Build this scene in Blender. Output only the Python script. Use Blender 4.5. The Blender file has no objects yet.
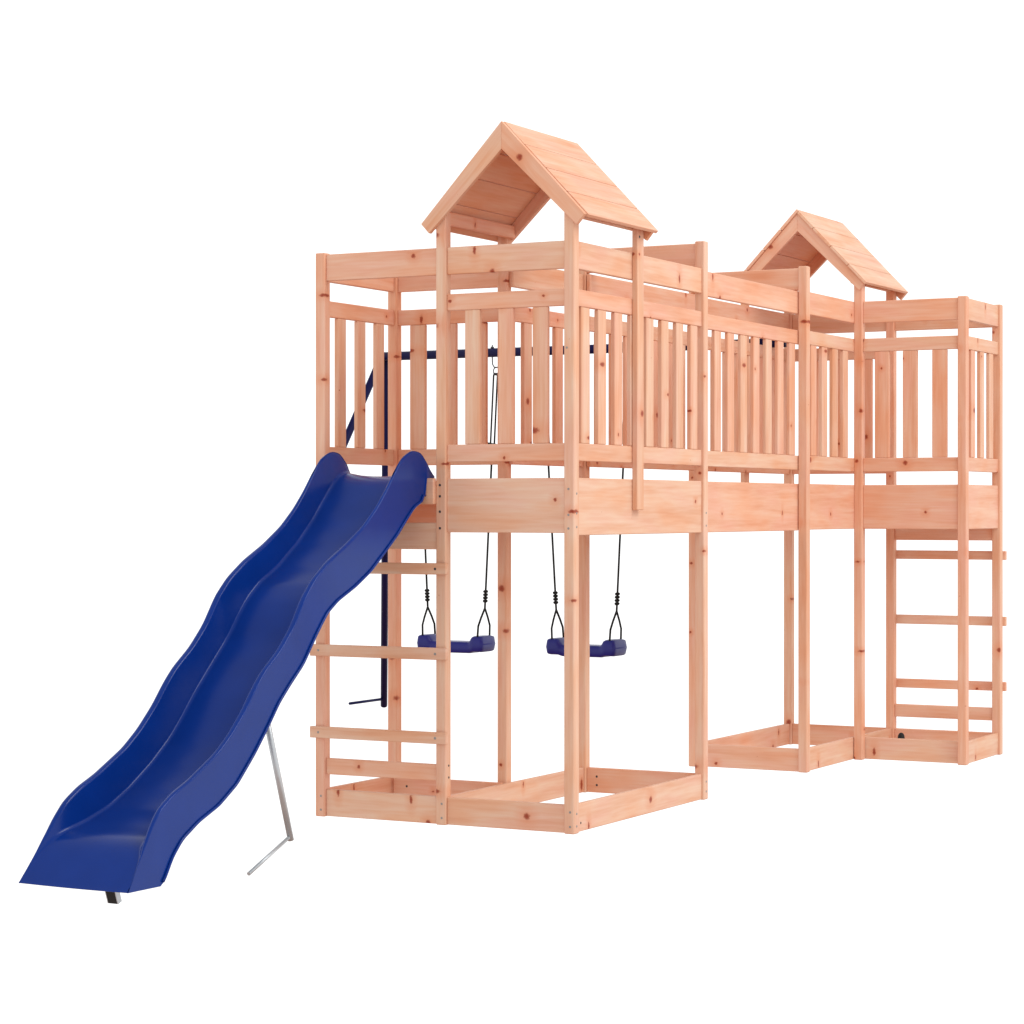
import bpy, bmesh, math, random
from mathutils import Vector, Matrix
random.seed(7)
scene = bpy.context.scene
COL = scene.collection

# ------------------------------------------------------------------ materials
def new_mat(name):
    m = bpy.data.materials.new(name); m.use_nodes = True
    nt = m.node_tree; nt.nodes.clear()
    out = nt.nodes.new('ShaderNodeOutputMaterial')
    b = nt.nodes.new('ShaderNodeBsdfPrincipled')
    nt.links.new(b.outputs[0], out.inputs[0])
    return m, nt, b

def node(nt, kind, **kw):
    n = nt.nodes.new(kind)
    for k, v in kw.items(): setattr(n, k, v)
    return n

def math_n(nt, op, a, b=None, c=None):
    n = nt.nodes.new('ShaderNodeMath'); n.operation = op
    for i, v in enumerate((a, b, c)):
        if v is None: continue
        if isinstance(v, (int, float)): n.inputs[i].default_value = v
        else: nt.links.new(v, n.inputs[i])
    return n.outputs[0]

def ramp(nt, fac, stops):
    r = nt.nodes.new('ShaderNodeValToRGB')
    el = r.color_ramp.elements
    while len(el) < len(stops): el.new(0.5)
    for e, (p, c) in zip(el, stops):
        e.position = p
        e.color = (*c, 1) if not isinstance(c, (int, float)) else (c, c, c, 1)
    nt.links.new(fac, r.inputs[0])
    return r.outputs[0]

def mix(nt, fac, a, b, blend='MIX'):
    n = nt.nodes.new('ShaderNodeMix'); n.data_type = 'RGBA'; n.blend_type = blend
    for i, v in ((0, fac), (6, a), (7, b)):
        if isinstance(v, (int, float)): n.inputs[i].default_value = v
        elif isinstance(v, tuple): n.inputs[i].default_value = (*v, 1)
        else: nt.links.new(v, n.inputs[i])
    return n.outputs[2]

def wood_material():
    m, nt, b = new_mat('douglas_fir')
    tc = node(nt, 'ShaderNodeTexCoord')
    oi = node(nt, 'ShaderNodeObjectInfo')
    at = node(nt, 'ShaderNodeAttribute', attribute_name='plank')
    rnd = math_n(nt, 'FRACT', math_n(nt, 'ADD', math_n(nt, 'MULTIPLY', oi.outputs['Random'], 7.31), at.outputs['Fac']))
    off = math_n(nt, 'MULTIPLY', rnd, 61.0)
    sep = node(nt, 'ShaderNodeSeparateXYZ'); nt.links.new(tc.outputs['Object'], sep.inputs[0])
    X, Y, Z = sep.outputs
    # ---- knots: one candidate per stretch of the board, placed across its width
    vor = node(nt, 'ShaderNodeTexVoronoi', voronoi_dimensions='1D', feature='F1')
    w = math_n(nt, 'ADD', math_n(nt, 'MULTIPLY', X, 3.1), off)
    nt.links.new(w, vor.inputs['W']); vor.inputs['Scale'].default_value = 1.0
    cs = node(nt, 'ShaderNodeSeparateColor'); nt.links.new(vor.outputs['Color'], cs.inputs[0])
    dx = math_n(nt, 'DIVIDE', vor.outputs['Distance'], 3.1)
    y0 = math_n(nt, 'MULTIPLY', math_n(nt, 'SUBTRACT', cs.outputs[0], 0.5), 0.085)
    tilt = math_n(nt, 'MULTIPLY', math_n(nt, 'SUBTRACT', cs.outputs[2], 0.5), 1.6)
    dy = math_n(nt, 'SUBTRACT', math_n(nt, 'SUBTRACT', Y, y0), math_n(nt, 'MULTIPLY', Z, tilt))
    nd = node(nt, 'ShaderNodeTexNoise', noise_dimensions='3D')
    nt.links.new(tc.outputs['Object'], nd.inputs['Vector']); nd.inputs['Scale'].default_value = 130
    wob = math_n(nt, 'MULTIPLY', math_n(nt, 'SUBTRACT', nd.outputs[0], 0.5), 0.009)
    spike = math_n(nt, 'GREATER_THAN', cs.outputs[2], 0.62)
    dy = math_n(nt, 'MULTIPLY', dy, math_n(nt, 'SUBTRACT', 1.0, math_n(nt, 'MULTIPLY', spike, 0.50)))
    dx = math_n(nt, 'MULTIPLY', dx, math_n(nt, 'ADD', 1.0, math_n(nt, 'MULTIPLY', spike, 0.15)))
    d = math_n(nt, 'SQRT', math_n(nt, 'ADD', math_n(nt, 'POWER', dx, 2.0), math_n(nt, 'POWER', dy, 2.0)))
    d = math_n(nt, 'ADD', d, wob)
    keep = math_n(nt, 'GREATER_THAN', cs.outputs[1], 0.38)       # not every stretch has a knot
    big = math_n(nt, 'ADD', math_n(nt, 'MULTIPLY', math_n(nt, 'POWER', cs.outputs[1], 2.4), 0.0125), 0.0042)
    size = math_n(nt, 'ADD', math_n(nt, 'MULTIPLY', keep, big), 0.0003)
    rel = math_n(nt, 'DIVIDE', d, size)
    knot = ramp(nt, rel, [(0.0, 1.0), (0.55, 0.85), (1.0, 0.0)])
    halo = ramp(nt, math_n(nt, 'DIVIDE', rel, 4.0), [(0.0, 1.0), (0.35, 0.45), (1.0, 0.0)])
    # ---- grain running along the board, bending round the knots
    bend = math_n(nt, 'MULTIPLY', halo, 0.012)
    cmb = node(nt, 'ShaderNodeCombineXYZ')
    nt.links.new(math_n(nt, 'ADD', math_n(nt, 'MULTIPLY', X, 1.6), off), cmb.inputs[0])
    nt.links.new(math_n(nt, 'MULTIPLY', math_n(nt, 'ADD', Y, bend), 24.0), cmb.inputs[1])
    nt.links.new(math_n(nt, 'ADD', math_n(nt, 'MULTIPLY', Z, 24.0), off), cmb.inputs[2])
    g1 = node(nt, 'ShaderNodeTexNoise'); nt.links.new(cmb.outputs[0], g1.inputs['Vector'])
    g1.inputs['Scale'].default_value = 1.0; g1.inputs['Detail'].default_value = 3; g1.inputs['Distortion'].default_value = 0.4
    g2 = node(nt, 'ShaderNodeTexNoise'); nt.links.new(cmb.outputs[0], g2.inputs['Vector'])
    g2.inputs['Scale'].default_value = 4.5; g2.inputs['Detail'].default_value = 2
    cmb2 = node(nt, 'ShaderNodeCombineXYZ')
    nt.links.new(math_n(nt, 'ADD', math_n(nt, 'MULTIPLY', X, 2.4), off), cmb2.inputs[0])
    nt.links.new(math_n(nt, 'MULTIPLY', Y, 7.0), cmb2.inputs[1])
    nt.links.new(math_n(nt, 'MULTIPLY', Z, 7.0), cmb2.inputs[2])
    g3 = node(nt, 'ShaderNodeTexNoise'); nt.links.new(cmb2.outputs[0], g3.inputs['Vector'])
    g3.inputs['Scale'].default_value = 1.3; g3.inputs['Detail'].default_value = 2
    grain = math_n(nt, 'ADD', math_n(nt, 'MULTIPLY', g1.outputs[0], 0.65), math_n(nt, 'MULTIPLY', g2.outputs[0], 0.35))
    base = ramp(nt, grain, [(0.30, WOOD_D), (0.50, WOOD_M), (0.68, WOOD_L)])
    tint = ramp(nt, g3.outputs[0], [(0.34, (1.0, 0.88, 0.79)), (0.5, (1, 1, 1)), (0.66, (1.0, 0.94, 0.97))])
    base = mix(nt, 1.0, base, tint, 'MULTIPLY')
    bt = ramp(nt, math_n(nt, 'FRACT', math_n(nt, 'MULTIPLY', rnd, 13.7)),
              [(0.0, (0.99, 0.91, 0.86)), (0.3, (1.0, 0.96, 0.96)), (0.6, (0.96, 0.99, 0.97)), (1.0, (1.0, 1.05, 1.07))])
    base = mix(nt, 1.0, base, bt, 'MULTIPLY')
    base = mix(nt, math_n(nt, 'MULTIPLY', halo, 0.62), base, (0.68, 0.19, 0.060))
    base = mix(nt, math_n(nt, 'MULTIPLY', knot, 0.92), base, (0.27, 0.026, 0.008))
    nt.links.new(base, b.inputs['Base Color'])
    b.inputs['Roughness'].default_value = 0.55
    b.inputs['Specular IOR Level'].default_value = 0.22
    bp = node(nt, 'ShaderNodeBump'); bp.inputs['Strength'].default_value = 0.12; bp.inputs['Distance'].default_value = 0.001
    nt.links.new(grain, bp.inputs['Height']); nt.links.new(bp.outputs[0], b.inputs['Normal'])
    return m

WOOD_D = (0.695, 0.345, 0.208)
WOOD_M = (0.762, 0.445, 0.304)
WOOD_L = (0.790, 0.530, 0.390)

def plain(name, col, rough, metal=0.0, spec=0.5, coat=0.0, grain=0.0):
    m, nt, b = new_mat(name)
    b.inputs['Metallic'].default_value = metal
    b.inputs['Specular IOR Level'].default_value = spec
    b.inputs['Coat Weight'].default_value = coat
    b.inputs['Coat Roughness'].default_value = 0.15
    tc = node(nt, 'ShaderNodeTexCoord')
    n = node(nt, 'ShaderNodeTexNoise'); nt.links.new(tc.outputs['Object'], n.inputs['Vector'])
    n.inputs['Scale'].default_value = 9.0; n.inputs['Detail'].default_value = 4
    c = ramp(nt, n.outputs[0], [(0.3, tuple(v * (1 - grain) for v in col)), (0.7, tuple(min(1, v * (1 + grain)) for v in col))])
    nt.links.new(c, b.inputs['Base Color'])
    r = ramp(nt, n.outputs[0], [(0.3, rough * 0.9), (0.7, min(1, rough * 1.1))])
    nt.links.new(r, b.inputs['Roughness'])
    return m

WOOD = wood_material()
BLUE = plain('blue_moulded_plastic', (0.0020, 0.027, 0.205), 0.22, spec=0.22, grain=0.06)
NAVY = plain('navy_plastic', (0.010, 0.010, 0.15), 0.33, spec=0.3, grain=0.06)
POLE = plain('navy_powder_coat', (0.006, 0.006, 0.050), 0.45, spec=0.10, grain=0.08)
STEEL = plain('galvanised_steel', (0.50, 0.53, 0.55), 0.34, metal=0.35, grain=0.08)
ZINC = plain('zinc_screw', (0.30, 0.27, 0.25), 0.5, metal=0.3, grain=0.1)
DARKM = plain('dark_bolt_steel', (0.05, 0.05, 0.055), 0.5, metal=0.6, grain=0.1)
ROPE = plain('black_rope', (0.010, 0.009, 0.008), 0.8, spec=0.2, grain=0.2)
BLACK = plain('black_rubber_cap', (0.012, 0.012, 0.012), 0.6, spec=0.3, grain=0.1)

# ------------------------------------------------------------------ helpers
def link(o, parent=None):
    COL.objects.link(o)
    if parent is not None: o.parent = parent
    return o

def thing(name, label, cat, loc, group=None, rz=0.0):
    o = bpy.data.objects.new(name, None)
    o.empty_display_size = 0.2
    COL.objects.link(o)
    o.location = loc; o.rotation_euler = (0, 0, rz)
    o['label'] = label; o['category'] = cat
    if group: o['group'] = group
    return o

def mesh_obj(name, bm, mats, parent=None, smooth=False):
    me = bpy.data.meshes.new(name)
    bmesh.ops.recalc_face_normals(bm, faces=bm.faces)
    bm.to_mesh(me); bm.free()
    for m in (mats if isinstance(mats, (list, tuple)) else [mats]): me.materials.append(m)
    for p in me.polygons: p.use_smooth = smooth
    return link(bpy.data.objects.new(name, me), parent)

def add_box(bm, lo, hi, bev=0.0, plank=None, lay=None, mat=0):
    vs = [bm.verts.new((x, y, z)) for x in (lo[0], hi[0]) for y in (lo[1], hi[1]) for z in (lo[2], hi[2])]
    F = [(0, 1, 3, 2), (4, 6, 7, 5), (0, 4, 5, 1), (2, 3, 7, 6), (0, 2, 6, 4), (1, 5, 7, 3)]
    fs = [bm.faces.new([vs[i] for i in f]) for f in F]
    allf = list(fs)
    if bev > 0:
        es = list({e for f in fs for e in f.edges})
        r = bmesh.ops.bevel(bm, geom=es, offset=bev, segments=1, affect='EDGES')
        allf = list({f for f in r['faces']} | {f for f in fs if f.is_valid})
    for f in allf:
        f.material_index = mat
        if lay is not None: f[lay] = plank

def add_disc(bm, c, axis, r, h, mat=0, n=10):
    a = Vector(axis).normalized()
    t = Vector((0, 0, 1)) if abs(a.z) < 0.9 else Vector((1, 0, 0))
    u = a.cross(t).normalized(); v = a.cross(u)
    c = Vector(c)
    lo = [bm.verts.new(c + (u * math.cos(k * 2 * math.pi / n) + v * math.sin(k * 2 * math.pi / n)) * r) for k in range(n)]
    hi = [bm.verts.new(c + a * h + (u * math.cos(k * 2 * math.pi / n) + v * math.sin(k * 2 * math.pi / n)) * r * 0.85) for k in range(n)]
    fs = [bm.faces.new(hi), bm.faces.new(list(reversed(lo)))]
    for k in range(n): fs.append(bm.faces.new([lo[k], lo[(k + 1) % n], hi[(k + 1) % n], hi[k]]))
    for f in fs: f.material_index = mat

def board(name, lo, hi, parent, bev=0.0022, bolts=(), ends=(0, 0)):
    """A sawn board between two world corners; its own X runs along the grain.
    bolts: (world point, world normal, radius) heads sunk in its faces."""
    lo, hi = Vector(lo), Vector(hi)
    s = hi - lo; c = (lo + hi) / 2
    order = sorted(range(3), key=lambda i: -s[i])
    ax = [Vector((1 if i == k else 0 for i in range(3))) for k in order]
    if ax[0].cross(ax[1]).dot(ax[2]) < 0: ax[2] = -ax[2]
    M = Matrix((ax[0], ax[1], ax[2])).transposed()      # columns are the local axes
    bm = bmesh.new()
    d = [s[k] / 2 for k in order]
    add_box(bm, (-d[0], -d[1], -d[2]), (d[0], d[1], d[2]), bev)
    Mi = M.inverted()
    for p, nrm, r in bolts:
        add_disc(bm, Mi @ (Vector(p) - c), Mi @ Vector(nrm), abs(r), 0.0010, 1 if r > 0 else 2)
    o = mesh_obj(name, bm, [WOOD, DARKM, ZINC], parent)
    base = parent.location if parent else Vector()
    o.matrix_basis = Matrix.Translation(c - base) @ M.to_4x4()
    return o

def tube_bm(bm, pts, r, n=10, mat=0, cap=True, r_list=None):
    pts = [Vector(p) for p in pts]
    rings = []
    up = None
    for i, p in enumerate(pts):
        if i == 0: t = pts[1] - pts[0]
        elif i == len(pts) - 1: t = pts[-1] - pts[-2]
        else: t = (pts[i + 1] - p).normalized() + (p - pts[i - 1]).normalized()
        t.normalize()
        if up is None:
            ref = Vector((0, 0, 1)) if abs(t.z) < 0.9 else Vector((1, 0, 0))
            up = t.cross(ref).normalized()
        u = (up - t * up.dot(t)).normalized(); up = u
        v = t.cross(u)
        rr = r_list[i] if r_list else r
        rings.append([bm.verts.new(p + (u * math.cos(k * 2 * math.pi / n) + v * math.sin(k * 2 * math.pi / n)) * rr) for k in range(n)])
    for a, b in zip(rings, rings[1:]):
        for k in range(n):
            f = bm.faces.new([a[k], a[(k + 1) % n], b[(k + 1) % n], b[k]]); f.material_index = mat; f.smooth = True
    if cap:
        bm.faces.new(list(reversed(rings[0]))).material_index = mat
        bm.faces.new(rings[-1]).material_index = mat

def tube(name, pts, r, mat, parent, n=12):
    """Tube in world coordinates, stored relative to its thing."""
    bm = bmesh.new()
    b = parent.location
    tube_bm(bm, [Vector(p) - b for p in pts], r, n)
    o = mesh_obj(name, bm, mat, parent)
    for p in o.data.polygons: p.use_smooth = len(p.vertices) == 4
    return o

# ------------------------------------------------------------------ dimensions (metres)
h = 0.019                      # half a post
XB, XC, XH = 0.4839, 0.970, 1.4557
XBD = 0.4565                    # inner post of the low platform
YD, YBD, YE, T = 0.4863, 0.4863, 1.0638, 3.1611
CX = XH / 2
ZT, ZT2, ZG = 1.9594, 2.0547, 2.075
TOP = (1.862, 1.954); HAND = (1.7395, 1.7955); LOW = (1.228, 1.2865); DECK = (0.985, 1.172); BASE = (0.0015, 0.0945)
ro, ri = 0.009, -0.009         # rail faces relative to the post centre line

def pole_bolts(x, y, z0, face, r=-0.0042):
    n = {'-y': (0, -1, 0), '+x': (1, 0, 0), '-x': (-1, 0, 0), '+y': (0, 1, 0)}[face]
    out = []
    for z, dx in z0:
        p = (x + n[0] * h + (dx if n[1] else 0), y + n[1] * h + (dx if n[0] else 0), z)
        out.append((p, n, r))
    return out

def build_tower(root):
    P = root
    # ---- posts
    beam_b = [(1.150, -.003), (1.112, -.003), (1.060, -.003), (1.004, -.003)]
    low_b = [(0.072, .004), (0.024, .004)]
    def post(x, y, z1, bolts=()):
        return board('post', (x - h, y - h, 0), (x + h, y + h, z1), P, 0.003, bolts)
    post(0, 0, ZT, pole_bolts(0, 0, low_b, '-y'))
    post(XB, 0, ZG, pole_bolts(XB, 0, beam_b, '-y', 0.0046) + pole_bolts(XB, 0, low_b, '-y') + pole_bolts(XB, 0, [(0.20, .003), (0.16, .003)], '+x', 0.004))
    post(XC, 0, ZG, pole_bolts(XC, 0, [(1.135, -.002), (1.05, -.002), (1.005, -.002), (1.60, -.008)] + low_b, '-y')
         + pole_bolts(XC, 0, [(1.12, 0), (1.055, 0), (1.01, 0), (0.066, 0), (0.025, 0)], '+x'))
    post(0, YD, ZT, pole_bolts(0, YD, low_b, '-y'))
    post(XBD, YBD, 2.045, pole_bolts(XBD, YBD, low_b, '-y'))
    post(XC, YE, ZT2, pole_bolts(XC, YE, [(1.055, 0), (1.008, 0), (0.066, 0), (0.03, 0)], '+x'))
    post(XB, YE, ZT2, pole_bolts(XB, YE, low_b, '-y'))
    # ---- horizontal boards; x-running ones lie on a line of constant y
    def xrail(name, x0, x1, y, z, off=0.0, th=0.018, bolts=()):
        return board(name, (x0 + h, y - th / 2 + off, z[0]), (x1 - h, y + th / 2 + off, z[1]), P, bolts=bolts)
    def yrail(name, x, y0, y1, z, off=0.0, th=0.018, bolts=()):
        return board(name, (x - th / 2 + off, y0 + h, z[0]), (x + th / 2 + off, y1 - h, z[1]), P, bolts=bolts)
    g = 0.0008
    # slide side of the low platform: top rail, slide bar, ladder boards
    xrail('top_rail', 0, XB, 0, TOP)
    board('slide_bar', (h + g, -0.034, 1.085), (XB - h - g, -0.014, 1.1735), P)
    xrail('ladder_board', 0, XB, 0, (0.932, 1.0225))
    xrail('ladder_board', 0, XB, 0, (0.147, 0.203))
    xrail('base_beam', 0, XB, 0, BASE)
    for za, zb in ((0.2748, 0.3145), (0.559, 0.5995), (0.8473, 0.8862)):
        zc = (za + zb) / 2
        board('ladder_rung', (-0.0315, -0.0365, za), (0.5142, -h - 0.0005, zb), P,
              bolts=[((0.004, -0.0365, zc), (0, -1, 0), -0.0045), ((XB - .012, -0.0365, zc), (0, -1, 0), 0.0048 if za > .8 else -.005)])
    # front of the roofed bay
    xrail('top_rail', XB, XC, 0, TOP); xrail('handrail', XB, XC, 0, HAND); xrail('lower_rail', XB, XC, 0, LOW)
    xrail('deck_beam', XB, XC, 0, (0.990, 1.172)); xrail('base_beam', XB, XC, 0, BASE)
    def bal_x(xc, y, w=0.057):
        board('baluster', (xc - w / 2, y - .0082, LOW[1] + .0004), (xc + w / 2, y + .0082, HAND[0] - .0004), P)
    def bal_y(x, yc, w=0.061):
        board('baluster', (x - .0082, yc - w / 2, LOW[1] + .0004), (x + .0082, yc + w / 2, HAND[0] - .0004), P)
    for x in (0.600, 0.728, 0.857): bal_x(x, 0)
    # outer long side of the roofed bay
    yrail('top_rail', XC, 0, YE, TOP); yrail('handrail', XC, 0, YE, HAND); yrail('lower_rail', XC, 0, YE, LOW)
    yrail('deck_beam', XC, 0, YE, (0.982, 1.172)); yrail('base_beam', XC, 0, YE, BASE, bolts=[((XC + .009, .05, .03), (1, 0, 0), .004)])
    for k in range(8): bal_y(XC, 0.0875 + 0.1275 * k)
    board('roof_strut', (XC + ro + .0005, 0.4455, 1.0655), (XC + ro + 0.0215, 0.4977, 2.056), P,
          bolts=[((XC + ro + .0215, 0.462, 2.01), (1, 0, 0), .005)])
    # inner long side, from the low platform to the footbridge
    ys = YBD - h
    yrail('top_rail', XB, ys, YE, TOP); yrail('handrail', XB, ys, YE, HAND); yrail('lower_rail', XB, ys, YE, LOW)
    yrail('deck_beam', XB, ys, YE, DECK)
    for y in (0.602, 0.726, 0.850, 0.974): bal_y(XB, y)
    yrail('base_beam', XB, 0, YE, BASE, off=0.003)
    # end towards the footbridge
    xrail('top_rail', XB, XC, YE, (1.960, 2.048)); xrail('base_beam', XB, XC, YE, BASE,
          bolts=[((0.545, YE - .009, .062), (0, -1, 0), .0045), ((0.545, YE - .009, .03), (0, -1, 0), .0045)])
    xrail('deck_beam', XB, XC, YE, DECK)
    # low platform: outer side and back
    yrail('top_rail', 0, 0, YD, TOP); yrail('handrail', 0, 0, YD, HAND); yrail('lower_rail', 0, 0, YD, LOW)
    yrail('deck_beam', 0, 0, YD, DECK); yrail('base_beam', 0, 0, YD, BASE)
    for y in (0.114, 0.245, 0.3735): bal_y(0, y, w=0.054)
    xrail('top_rail', 0, XBD, YD, TOP); xrail('handrail', 0, XBD, YD, HAND); xrail('lower_rail', 0, XBD, YD, LOW)
    xrail('deck_beam', 0, XBD, YD, DECK)
    board('base_beam', (h, 0.446, BASE[0]), (XB - h, 0.463, BASE[1]), P,
          bolts=[((0.075, .446, .062), (0, -1, 0), .0045), ((0.075, .446, .03), (0, -1, 0), .0045)])
    for x in (0.101, 0.230, 0.354): bal_x(x, YD, w=0.064)
    # ---- decks: planks with fine gaps
    for x0, x1, y0, y1 in ((h, XB - .0205, 0.021, YD - .011), (XB + .0205, XC - .011, 0.012, YE - .011)):
        bm = bmesh.new(); lay = bm.faces.layers.float.new('plank')
        cx, cy = (x0 + x1) / 2, (y0 + y1) / 2
        n = max(3, round((y1 - y0) / 0.09)); w = (y1 - y0) / n
        for i in range(n):
            add_box(bm, (x0 - cx, y0 - cy + i * w + .002, -0.009), (x1 - cx, y0 - cy + (i + 1) * w - .002, 0.009), 0.001, 0.137 * i, lay)
        o = mesh_obj('deck_floor', bm, WOOD, P); o.location = Vector((cx, cy, 1.146)) - P.location
    for x in (XB, XC):
        board('eave_beam', (x - .009, h + .0005, 2.034), (x + .009, 0.500, 2.079), P)
    # ---- gabled roof: four planks a side on two pairs of gable boards
    xm = (XB + XC) / 2
    R = math.radians
    for sgn in (1, -1):
        # local X along the ridge, local Y down the slope, local Z out of the slope
        top, eave = Vector((0.0, 0, 2.3635)), Vector((sgn * 0.317, 0, 2.0335))
        dn = (eave - top); L = dn.length; dn.normalize()
        ax = Vector((0, -sgn, 0)); nz = ax.cross(dn)
        if nz.z < 0: ax = -ax; nz = ax.cross(dn)
        M = Matrix((ax, dn, nz)).transposed().to_4x4()
        bm = bmesh.new(); lay = bm.faces.layers.float.new('plank')
        y0, y1 = -0.0175, 0.527; ln = y1 - y0
        for i in range(4):
            a, b2 = i * L / 4 + .0015, (i + 1) * L / 4 - .0015
            lift = -0.0004
            add_box(bm, (-ln / 2, a + (.013 if i == 0 and sgn < 0 else 0), -0.0125 + lift), (ln / 2, b2, lift), 0.0012, 0.173 * i + (0.4 if sgn > 0 else 0), lay)
        o = mesh_obj('roof_slope', bm, WOOD, P)
        o.matrix_basis = Matrix.Translation(Vector((xm, (y0 + y1) / 2, 0)) + top - P.location) @ M
        for yf in (-0.0375, 0.501):
            prof = [(0.0, 2.3605), (0.3095, 2.0345), (0.2785, 2.001), (0.0, 2.268)] if yf < 0 else [(0.0, 2.344), (0.302, 2.0295), (0.2785, 2.001), (0.0, 2.268)]
            c = Vector((sgn * 0.15, 0, 2.17))
            M2 = Matrix((dn, -nz if sgn < 0 else nz, Vector((0, 1, 0)))).transposed()
            if M2.determinant() < 0: M2 = Matrix((dn, nz if sgn < 0 else -nz, Vector((0, 1, 0)))).transposed()
            Mi = M2.inverted()
            bm = bmesh.new()
            va = [bm.verts.new(Mi @ (Vector((sgn * x, -0.009, z)) - c)) for x, z in prof]
            vb = [bm.verts.new(Mi @ (Vector((sgn * x, 0.009, z)) - c)) for x, z in prof]
            bm.faces.new(va); bm.faces.new(list(reversed(vb)))
            for k in range(4): bm.faces.new([va[k], vb[k], vb[(k + 1) % 4], va[(k + 1) % 4]])
            bmesh.ops.bevel(bm, geom=list(bm.edges), offset=0.0012, segments=1, affect='EDGES')
            o = mesh_obj('gable_board', bm, WOOD, P)
            o.matrix_basis = Matrix.Translation(Vector((xm, yf + .009, 0)) + c - P.location) @ M2.to_4x4()

PEG = (1.077, 2.99, 0.034)
ROOT = Vector((XB, 0.5, 0))
near = thing('play_tower', 'near wooden play tower with tall gabled roof, low platform and ladder beside the blue slide',
             'play tower', ROOT, 'wooden play towers joined by a footbridge')
build_tower(near)
far = near.copy(); COL.objects.link(far)
far.location = Vector((2 * CX - ROOT.x, T - ROOT.y, 0)); far.rotation_euler = (0, 0, math.pi)
far['label'] = 'far wooden play tower beyond the footbridge, gabled roof behind its open right platform'
for ch in list(near.children):
    c = ch.copy(); COL.objects.link(c); c.parent = far

bm = bmesh.new()
tube_bm(bm, [(0, 0, z) for z in (0, .030, .045, .054, .058)], .02, 12, r_list=[.016, .016, .0145, .010, .004])
peg = mesh_obj('ground_peg', bm, BLACK, far, True)
peg.matrix_basis = Matrix.Rotation(-math.pi, 4, 'Z') @ Matrix.Translation(Vector(PEG) - far.location)

# ------------------------------------------------------------------ footbridge
Y0, Y1 = YE + .0098, T - YE - .0098
YR0, YR1 = YE - h + .002, T - YE + h - .002
bridge = thing('footbridge', 'wooden slatted footbridge between the two roofed play towers', 'footbridge', (CX, T / 2, 0))
BALY = (1.137, 1.265, 1.391, 1.519, 1.645, 1.773, 1.899, 2.025)
for sgn in (1, -1):
    def bx(a, b):
        return (a, b) if sgn > 0 else (2 * CX - b, 2 * CX - a)
    for nm, z in (('top_rail', TOP), ('handrail', HAND), ('lower_rail', LOW), ('deck_beam', (0.982, 1.172))):
        a, b = bx(0.9345, 0.9505)
        deck = nm == 'deck_beam'
        board(nm, (a, Y0 if deck else YR0, z[0]), (b, Y1 if deck else YR1, z[1]), bridge)
    for y in BALY:
        a, b = bx(0.9353, 0.9497)
        board('baluster', (a, y - .031, LOW[1] + .0004), (b, y + .031, HAND[0] - .0004), bridge)
bm = bmesh.new(); lay = bm.faces.layers.float.new('plank')
n = 11; w = (Y1 - Y0) / n
for i in range(n):
    add_box(bm, (-0.207, Y0 - T / 2 + i * w + .002, -0.009), (0.207, Y0 - T / 2 + (i + 1) * w - .002, 0.009), 0.001, 0.137 * i, lay)
o = mesh_obj('deck_floor', bm, WOOD, bridge); o.location = (0, 0, 1.146)

# ------------------------------------------------------------------ wavy slide
S_TOP = [(-1.6837, 0.0016), (-1.6581, 0.0374), (-1.626, 0.0874), (-1.5688, 0.1743), (-1.5274, 0.2191), (-1.4601, 0.2573), (-1.3809, 0.2878), (-1.2496, 0.3523), (-1.1774, 0.4031), (-1.1039, 0.4707), (-1.0482, 0.5356), (-1.001, 0.5805), (-0.9149, 0.64), (-0.8437, 0.7074), (-0.7816, 0.793), (-0.7215, 0.8519), (-0.6394, 0.9051), (-0.5244, 0.9603), (-0.428, 1.0142), (-0.3515, 1.0723), (-0.2921, 1.1289), (-0.2319, 1.1966), (-0.1819, 1.2416), (-0.1203, 1.2662), (-0.0678, 1.2592), (-0.0262, 1.2259), (0.0211, 1.1759)]
S_BOT = [(-1.5276, 0.0), (-1.5024, 0.0364), (-1.4819, 0.0702), (-1.4327, 0.1171), (-1.3515, 0.1594), (-1.2498, 0.1962), (-1.1584, 0.2487), (-1.067, 0.3306), (-0.9914, 0.409), (-0.9342, 0.4744), (-0.8757, 0.5244), (-0.7988, 0.5849), (-0.7216, 0.6755), (-0.66, 0.7392), (-0.5982, 0.7759), (-0.4925, 0.8177), (-0.3985, 0.8645), (-0.3119, 0.9235), (-0.2321, 0.9792), (-0.1717, 1.0306), (-0.1204, 1.0724), (-0.068, 1.0933), (-0.0391, 1.112)]
S_BED = [(-1.6837, 0.0016), (-1.655, 0.040), (-1.626, 0.081), (-1.592, 0.1140), (-1.55, 0.134), (-1.4764, 0.1504), (-1.3532, 0.1858), (-1.2525, 0.2329), (-1.1497, 0.2948), (-1.0628, 0.3596), (-1.0074, 0.4128), (-0.9262, 0.4999), (-0.8438, 0.5777), (-0.7605, 0.6567), (-0.7048, 0.7300), (-0.6600, 0.7800), (-0.5986, 0.8275), (-0.486, 0.8822), (-0.3602, 0.9614), (-0.2637, 1.0369), (-0.2091, 1.0884), (-0.1506, 1.1416), (-0.1208, 1.1700), (-0.0708, 1.1900), (-0.03, 1.1935), (0.0211, 1.1759)]

def lin(tab, y):
    if y <= tab[0][0]: return tab[0][1]
    for (a, za), (b, zb) in zip(tab, tab[1:]):
        if y <= b: return za + (zb - za) * (y - a) / (b - a)
    return tab[-1][1]

def smooth_sample(tab, y, k=0.016):
    s = w = 0
    for i in range(-4, 5):
        g = math.exp(-(i / 2.2) ** 2)
        yy = min(max(y + i * k / 2, -1.6837), 0.0211)
        s += g * lin(tab, yy); w += g
    return s / w

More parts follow.
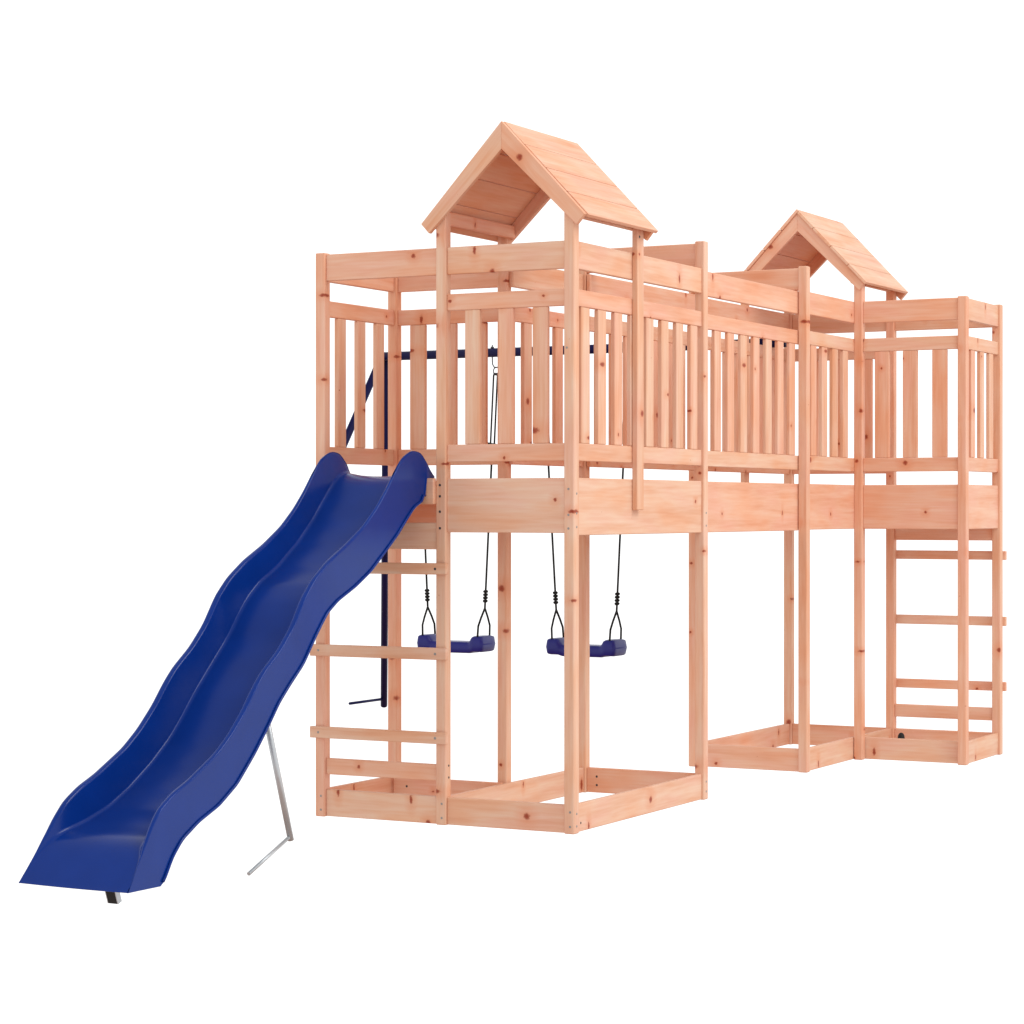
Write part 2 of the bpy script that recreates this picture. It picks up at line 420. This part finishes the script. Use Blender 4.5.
slide = thing('wavy_slide', 'long blue wavy plastic slide running down from the near platform', 'slide', (0.25, -0.9, 0))
def build_slide():
    base = slide.location
    XR = 0.437
    xl_t = [(0, .05), (.08, .066), (.2, .078), (.5, .085), (.8, .091), (.95, .104), (1.3, .106)]
    N = 150
    rows = []
    y_lo, y_hi = -1.6837, 0.0211
    for i in range(N + 1):
        y = y_lo + (y_hi - y_lo) * i / N
        edge = min(1.0, (y - y_lo) / 0.03)
        zt = lin(S_TOP, y) * (1 - edge) + smooth_sample(S_TOP, y) * edge
        zd = lin(S_BED, y) * (1 - edge) + smooth_sample(S_BED, y) * edge
        if y < -1.5276: zb = 0.0
        else: zb = max(0.0, smooth_sample(S_BOT, y, 0.012)) if y < -0.06 else 1.112 + max(0, (y + .035)) * 0.0
        if y > -0.037: zb = 1.176 - 0.004
        zd = min(zd, zt - 0.0005)
        zb = min(zb, zd - 0.012) if y > -1.60 else min(zb, zd)
        xl = lin(xl_t, zt)
        xr = XR
        wall = zt - zd
        k = min(1.0, wall / 0.10)
        rim = 0.005 + 0.012 * min(1, max(0, (1.25 - zt) / 0.3)) * (k ** 0.7)
        rim *= min(1.0, wall / 0.02 + 0.05)
        slope = 0.012 * k
        c = min(0.007, wall * 0.25)
        def half(x0, d):
            i1 = x0 + d * rim; i2 = i1 + d * slope
            return [(x0 - d * .004 * min(1, max(0, (y + 1.6837) * 6)), zb), (x0, zb + .004), (x0, zt - c), (x0 + d * c * .3, zt - c * .3), (x0 + d * c, zt),
                    (i1 - d * c * .3, zt - .0005), (i1 + d * c * .4, zt - c * .4), (i1 + d * c * .7, zt - c * 1.3),
                    (i2 + d * c * .7, zd + c * 1.6), (i2 + d * c * 1.1, zd + c * .6), (i2 + d * c * 2.0, zd + c * .1), (i2 + d * c * 3, zd)]
        L = half(xl, 1); Rr = half(xr, -1)
        dip = 0.0015 + 0.010 * min(1, max(0, (y + 0.35) / 0.3))
        mid = [(xl + (xr - xl) * t, zd - dip * math.sin(math.pi * t)) for t in (0.22, 0.36, 0.5, 0.64, 0.78)]
        rows.append([(x - base.x, y - base.y, z - base.z) for x, z in L + mid + Rr[::-1]])
    bm = bmesh.new()
    V = [[bm.verts.new(p) for p in r] for r in rows]
    for a, b in zip(V, V[1:]):
        for j in range(len(a) - 1):
            bm.faces.new([a[j], a[j + 1], b[j + 1], b[j]])
    me = bpy.data.meshes.new('chute')
    bmesh.ops.recalc_face_normals(bm, faces=bm.faces)
    bm.to_mesh(me); bm.free()
    me.materials.append(BLUE)
    for p in me.polygons: p.use_smooth = True
    o = link(bpy.data.objects.new('chute', me), slide)
    # face upwards, then give the moulding its thickness below and inside
    if sum(p.normal.z for p in me.polygons) < 0: me.flip_normals()
    sm = o.modifiers.new('thickness', 'SOLIDIFY'); sm.thickness = 0.0016; sm.offset = -1
    wn = o.modifiers.new('shading', 'WEIGHTED_NORMAL'); wn.keep_sharp = True; wn.weight = 60
    # rolled lip along both bottom edges
    for side, nm in ((0, 'lip'), (-1, 'lip')):
        bm = bmesh.new()
        pp = [Vector(r[side]) for r in rows if r[0][1] + base.y < -0.04 and r[0][1] + base.y > -1.53]
        tube_bm(bm, [p + Vector((0.001 if side == 0 else -0.001, 0, 0.003)) for p in pp], 0.0045, 8)
        mesh_obj('edge_lip', bm, BLUE, slide, True)
    # moulded drain dimple screw at the top of the bed
    bm = bmesh.new(); add_disc(bm, (0.345 - base.x, -0.058 - base.y, 1.1905), (0, -.2, 1), .007, .002, 0)
    mesh_obj('screw_cap', bm, BLACK, slide)
build_slide()
tube('support_leg', [(0.24, -0.712, 0.42), (0.24, -0.5655, 0.0)], 0.0105, STEEL, slide, 16)
tube('ground_stake', [(0.24, -0.571, 0.012), (0.24, -0.806, -0.0775)], 0.0062, STEEL, slide, 12)
bm = bmesh.new()
b = slide.location
add_box(bm, (-.016, -.004, -.045), (.016, .004, .045), 0, mat=1)
for s in (-1, 1): add_box(bm, (s * .0175 - .0013, -.0045, -.045), (s * .0175 + .0013, .014, .045), 0)
o = mesh_obj('foot_bracket', bm, [STEEL, BLACK], slide); o.location = Vector((0.306, -1.592, -0.010)) - b; o.rotation_euler = (math.radians(20), 0, 0)

# ------------------------------------------------------------------ swing frame
APEX = Vector((-1.525, 2.93, 1.811))
frame = thing('swing_stand', 'dark navy metal swing beam on two splayed legs behind the towers', 'swing stand', (-1.9, 3.1, 0))
tube('beam', [APEX + Vector((-.03, 0, 0)), (0.565, 2.93, 1.811)], 0.0212, POLE, frame, 18)
tube('leg', [APEX + Vector((0.0, .02, .0)), (-2.2587, 4.1396, 0.0)], 0.0185, POLE, frame, 16)
tube('leg', [APEX + Vector((-.012, -.01, -.012)), (-2.2587, 2.60, 0.0)], 0.0185, POLE, frame, 16)
tube('ground_stake', [(-2.245, 4.10, 0.038), (-2.245, 3.766, 0.0375)], 0.0075, POLE, frame, 10)
tube('ground_stake', [(-2.245, 2.62, 0.038), (-2.245, 2.29, 0.0375)], 0.0075, POLE, frame, 10)

# ------------------------------------------------------------------ two swings
def torus_pts(c, r, ax1, ax2, n=16, a0=0, a1=2 * math.pi):
    return [Vector(c) + Vector(ax1) * r * math.cos(a0 + (a1 - a0) * k / n) + Vector(ax2) * r * math.sin(a0 + (a1 - a0) * k / n) for k in range(n + 1)]

def build_swing(root, xs, xt, single):
    """xs: seat's left and right rope x, xt: left and right hanger x on the beam."""
    b = root.location; y = 2.93
    xc = sum(xs) / 2
    # seat: lengthwise profile with raised grips at both ends, depth rounded
    L0, L1 = xs[0] - 0.031, xs[1] + 0.031
    N = 40; M_ = 14
    bm = bmesh.new(); rings = []
    for i in range(N + 1):
        t = i / N; x = L0 + (L1 - L0) * t
        dend = min(x - L0, L1 - x)
        s = min(1, max(0, (dend - 0.056) / 0.026)); s = s * s * (3 - 2 * s)
        zb = 0.3915 - 0.007 * s; zt = 0.4685 * (1 - s) + 0.440 * s
        e = min(1, dend / 0.014); e = math.sqrt(max(0.0, 1 - (1 - e) ** 2)) * 0.90 + 0.10
        zc = (zb + zt) / 2; hz = (zt - zb) / 2 * e; hy = (0.071 - 0.008 * s) * (0.86 + 0.14 * e)
        ring = []
        for k in range(M_):
            a = 2 * math.pi * k / M_
            ca, sa = math.cos(a), math.sin(a)
            q = 0.32
            ring.append(bm.verts.new((x - b.x, math.copysign(abs(ca) ** q, ca) * hy, zc + math.copysign(abs(sa) ** q, sa) * hz - b.z)))
        rings.append(ring)
    for a_, b_ in zip(rings, rings[1:]):
        for k in range(M_): bm.faces.new([a_[k], a_[(k + 1) % M_], b_[(k + 1) % M_], b_[k]])
    bm.faces.new(list(reversed(rings[0]))); bm.faces.new(rings[-1])
    mesh_obj('seat', bm, NAVY, root, True)
    for j in (0, 1):
        x0, x1 = xs[j], xt[j]
        zk, zj, zs = 0.657, 0.596, 0.455
        ztop = 1.706; zadj = 1.372
        def xa(z): return x0 + (x1 - x0) * max(0, (z - 0.45)) / (1.75 - 0.45)
        r = 0.0050
        bm = bmesh.new()
        # main line from the adjuster down to the whipped knot and fork
        up = [(xa(z), y, z) for z in (1.375, 1.2, 1.0, 0.85, zk, zj)]
        tube_bm(bm, [Vector(p) - b for p in up], r, 8)
        if single:
            tube_bm(bm, [Vector((xa(z), y, z)) - b for z in (ztop, 1.55, zadj)], r, 8)
        else:
            for dy in (-.013, .013):
                tube_bm(bm, [Vector((xa(z) + dy * .25, y + dy, z)) - b for z in (ztop, ztop - .03, 1.55, zadj)], 0.0042, 8)
        # fork: two legs bowed outwards to the front and back of the seat
        for s in (-1, 1):
            pts = [(xa(zj), y + s * .002, zj), (xa(.55), y + s * .034, .553), (xa(.51), y + s * .057, .515), (xs[j], y + s * .060, zs)]
            pts = [(p[0] + 0.012 * s * (1 if j == 0 else -1) * 0, p[1], p[2]) for p in pts]
            tube_bm(bm, [Vector(p) - b for p in pts], r, 8)
        ro_ = mesh_obj('rope', bm, ROPE, root, True)
        bm = bmesh.new()
        for q in range(4):
            z = zk - .024 + q * .0150
            tube_bm(bm, torus_pts(Vector((xa(z), y, z)) - b, .0060, (1, 0, 0), (0, 1, .12), 12), .0068, 6, cap=False)
        mesh_obj('knot', bm, ROPE, root, True).parent = ro_
        bm = bmesh.new()
        tube_bm(bm, [Vector((xa(zadj) - .024, y - .012, zadj + .008)) - b, Vector((xa(zadj) + .014, y + .012, zadj)) - b], .0075, 10)
        mesh_obj('adjuster', bm, BLACK, root, True).parent = ro_
        # hanger: bolt through the beam, open ring and snap hook
        bm = bmesh.new()
        xh = x1 - .020
        tube_bm(bm, [Vector((xh, y, 1.848)) - b, Vector((xh, y, 1.775)) - b, Vector((xh + .001, y, 1.757)) - b, Vector((xh + .010, y, 1.742)) - b, Vector((xh + .026, y, 1.740)) - b], .0030, 8)
        add_disc(bm, Vector((xh, y, 1.831)) - b, (0, 0, 1), .009, .008)
        tube_bm(bm, torus_pts(Vector((x1 + .004, y, 1.723)) - b, .0185, (1, 0, 0), (0, 0, 1), 18), .0026, 8, cap=False)
        tube_bm(bm, [Vector((x1 - .006, y - .01, 1.709)) - b, Vector((x1 + .006, y + .01, 1.709)) - b], .0065, 8)
        mesh_obj('hanger', bm, DARKM, root, True)

sw1 = thing('swing', 'blue plastic swing hanging left of the other, seen through the near ladder side', 'swing', (-1.125, 2.93, 0.39), 'swings hanging from the navy beam')
build_swing(sw1, (-1.273, -0.974), (-1.335, -0.906), False)
sw2 = thing('swing', 'blue plastic swing hanging right of the other, seat partly behind the near corner post', 'swing', (-0.432, 2.93, 0.39), 'swings hanging from the navy beam')
build_swing(sw2, (-0.577, -0.280), (-0.655, -0.215), False)



# ------------------------------------------------------------------ studio light
world = bpy.data.worlds.new('World'); scene.world = world
world.use_nodes = True
nt = world.node_tree
bg = nt.nodes.get('Background')
tc = nt.nodes.new('ShaderNodeTexCoord')
sp = nt.nodes.new('ShaderNodeSeparateXYZ'); nt.links.new(tc.outputs['Generated'], sp.inputs[0])
rp = nt.nodes.new('ShaderNodeValToRGB')
mp = nt.nodes.new('ShaderNodeMapRange'); nt.links.new(sp.outputs[2], mp.inputs[0])
mp.inputs[1].default_value = -1; mp.inputs[2].default_value = 1
nt.links.new(mp.outputs[0], rp.inputs[0])
el = rp.color_ramp.elements            # position = (sin elevation + 1) / 2
for p, c in ((0.16, (0.36, 0.17, 0.095)), (0.36, (1, 1, 1)), (0.70, (1, 1, 1)), (0.86, (0.5, 0.5, 0.5))):
    k = el[0] if p == 0.16 else (el[1] if p == 0.36 else el.new(p))
    k.position = p; k.color = (*c, 1)
nt.links.new(rp.outputs[0], bg.inputs['Color'])
bg.inputs['Strength'].default_value = 1.25

def area(name, loc, aim, size, power, col):
    L = bpy.data.lights.new(name, 'AREA'); L.shape = 'SQUARE'; L.size = size; L.energy = power; L.color = col
    o = bpy.data.objects.new(name, L); COL.objects.link(o); o.location = loc
    o.rotation_euler = (Vector(aim) - Vector(loc)).to_track_quat('-Z', 'Y').to_euler()
    return o
area('key_softbox', (7.3, 0.6, 8.6), (0.7, 1.0, 1.0), 4.5, 470, (1.0, 0.99, 0.97))

# ------------------------------------------------------------------ camera
cam_d = bpy.data.cameras.new('camera'); cam = bpy.data.objects.new('camera', cam_d); COL.objects.link(cam)
cam_d.sensor_width = 36.0; cam_d.lens = 2401.36 / 1024 * 36.0
cam_d.clip_start = 0.1; cam_d.clip_end = 500
yaw, pitch, roll = 0.4913, -0.00103, -0.0004
fwd = Vector((-math.sin(yaw) * math.cos(pitch), math.cos(yaw) * math.cos(pitch), math.sin(pitch)))
right = Vector((math.cos(yaw), math.sin(yaw), 0)); up = right.cross(fwd)
M = Matrix((right, up, -fwd)).transposed().to_4x4()
cam.matrix_world = Matrix.Translation((4.5283, -7.0661, 1.0674)) @ M
scene.camera = cam

scene.render.engine = 'CYCLES'
scene.cycles.max_bounces = 10; scene.cycles.diffuse_bounces = 6
scene.view_settings.view_transform = 'Standard'; scene.view_settings.look = 'None'
scene.view_settings.exposure = 0; scene.view_settings.gamma = 1
scene.render.resolution_x = 1024; scene.render.resolution_y = 1024
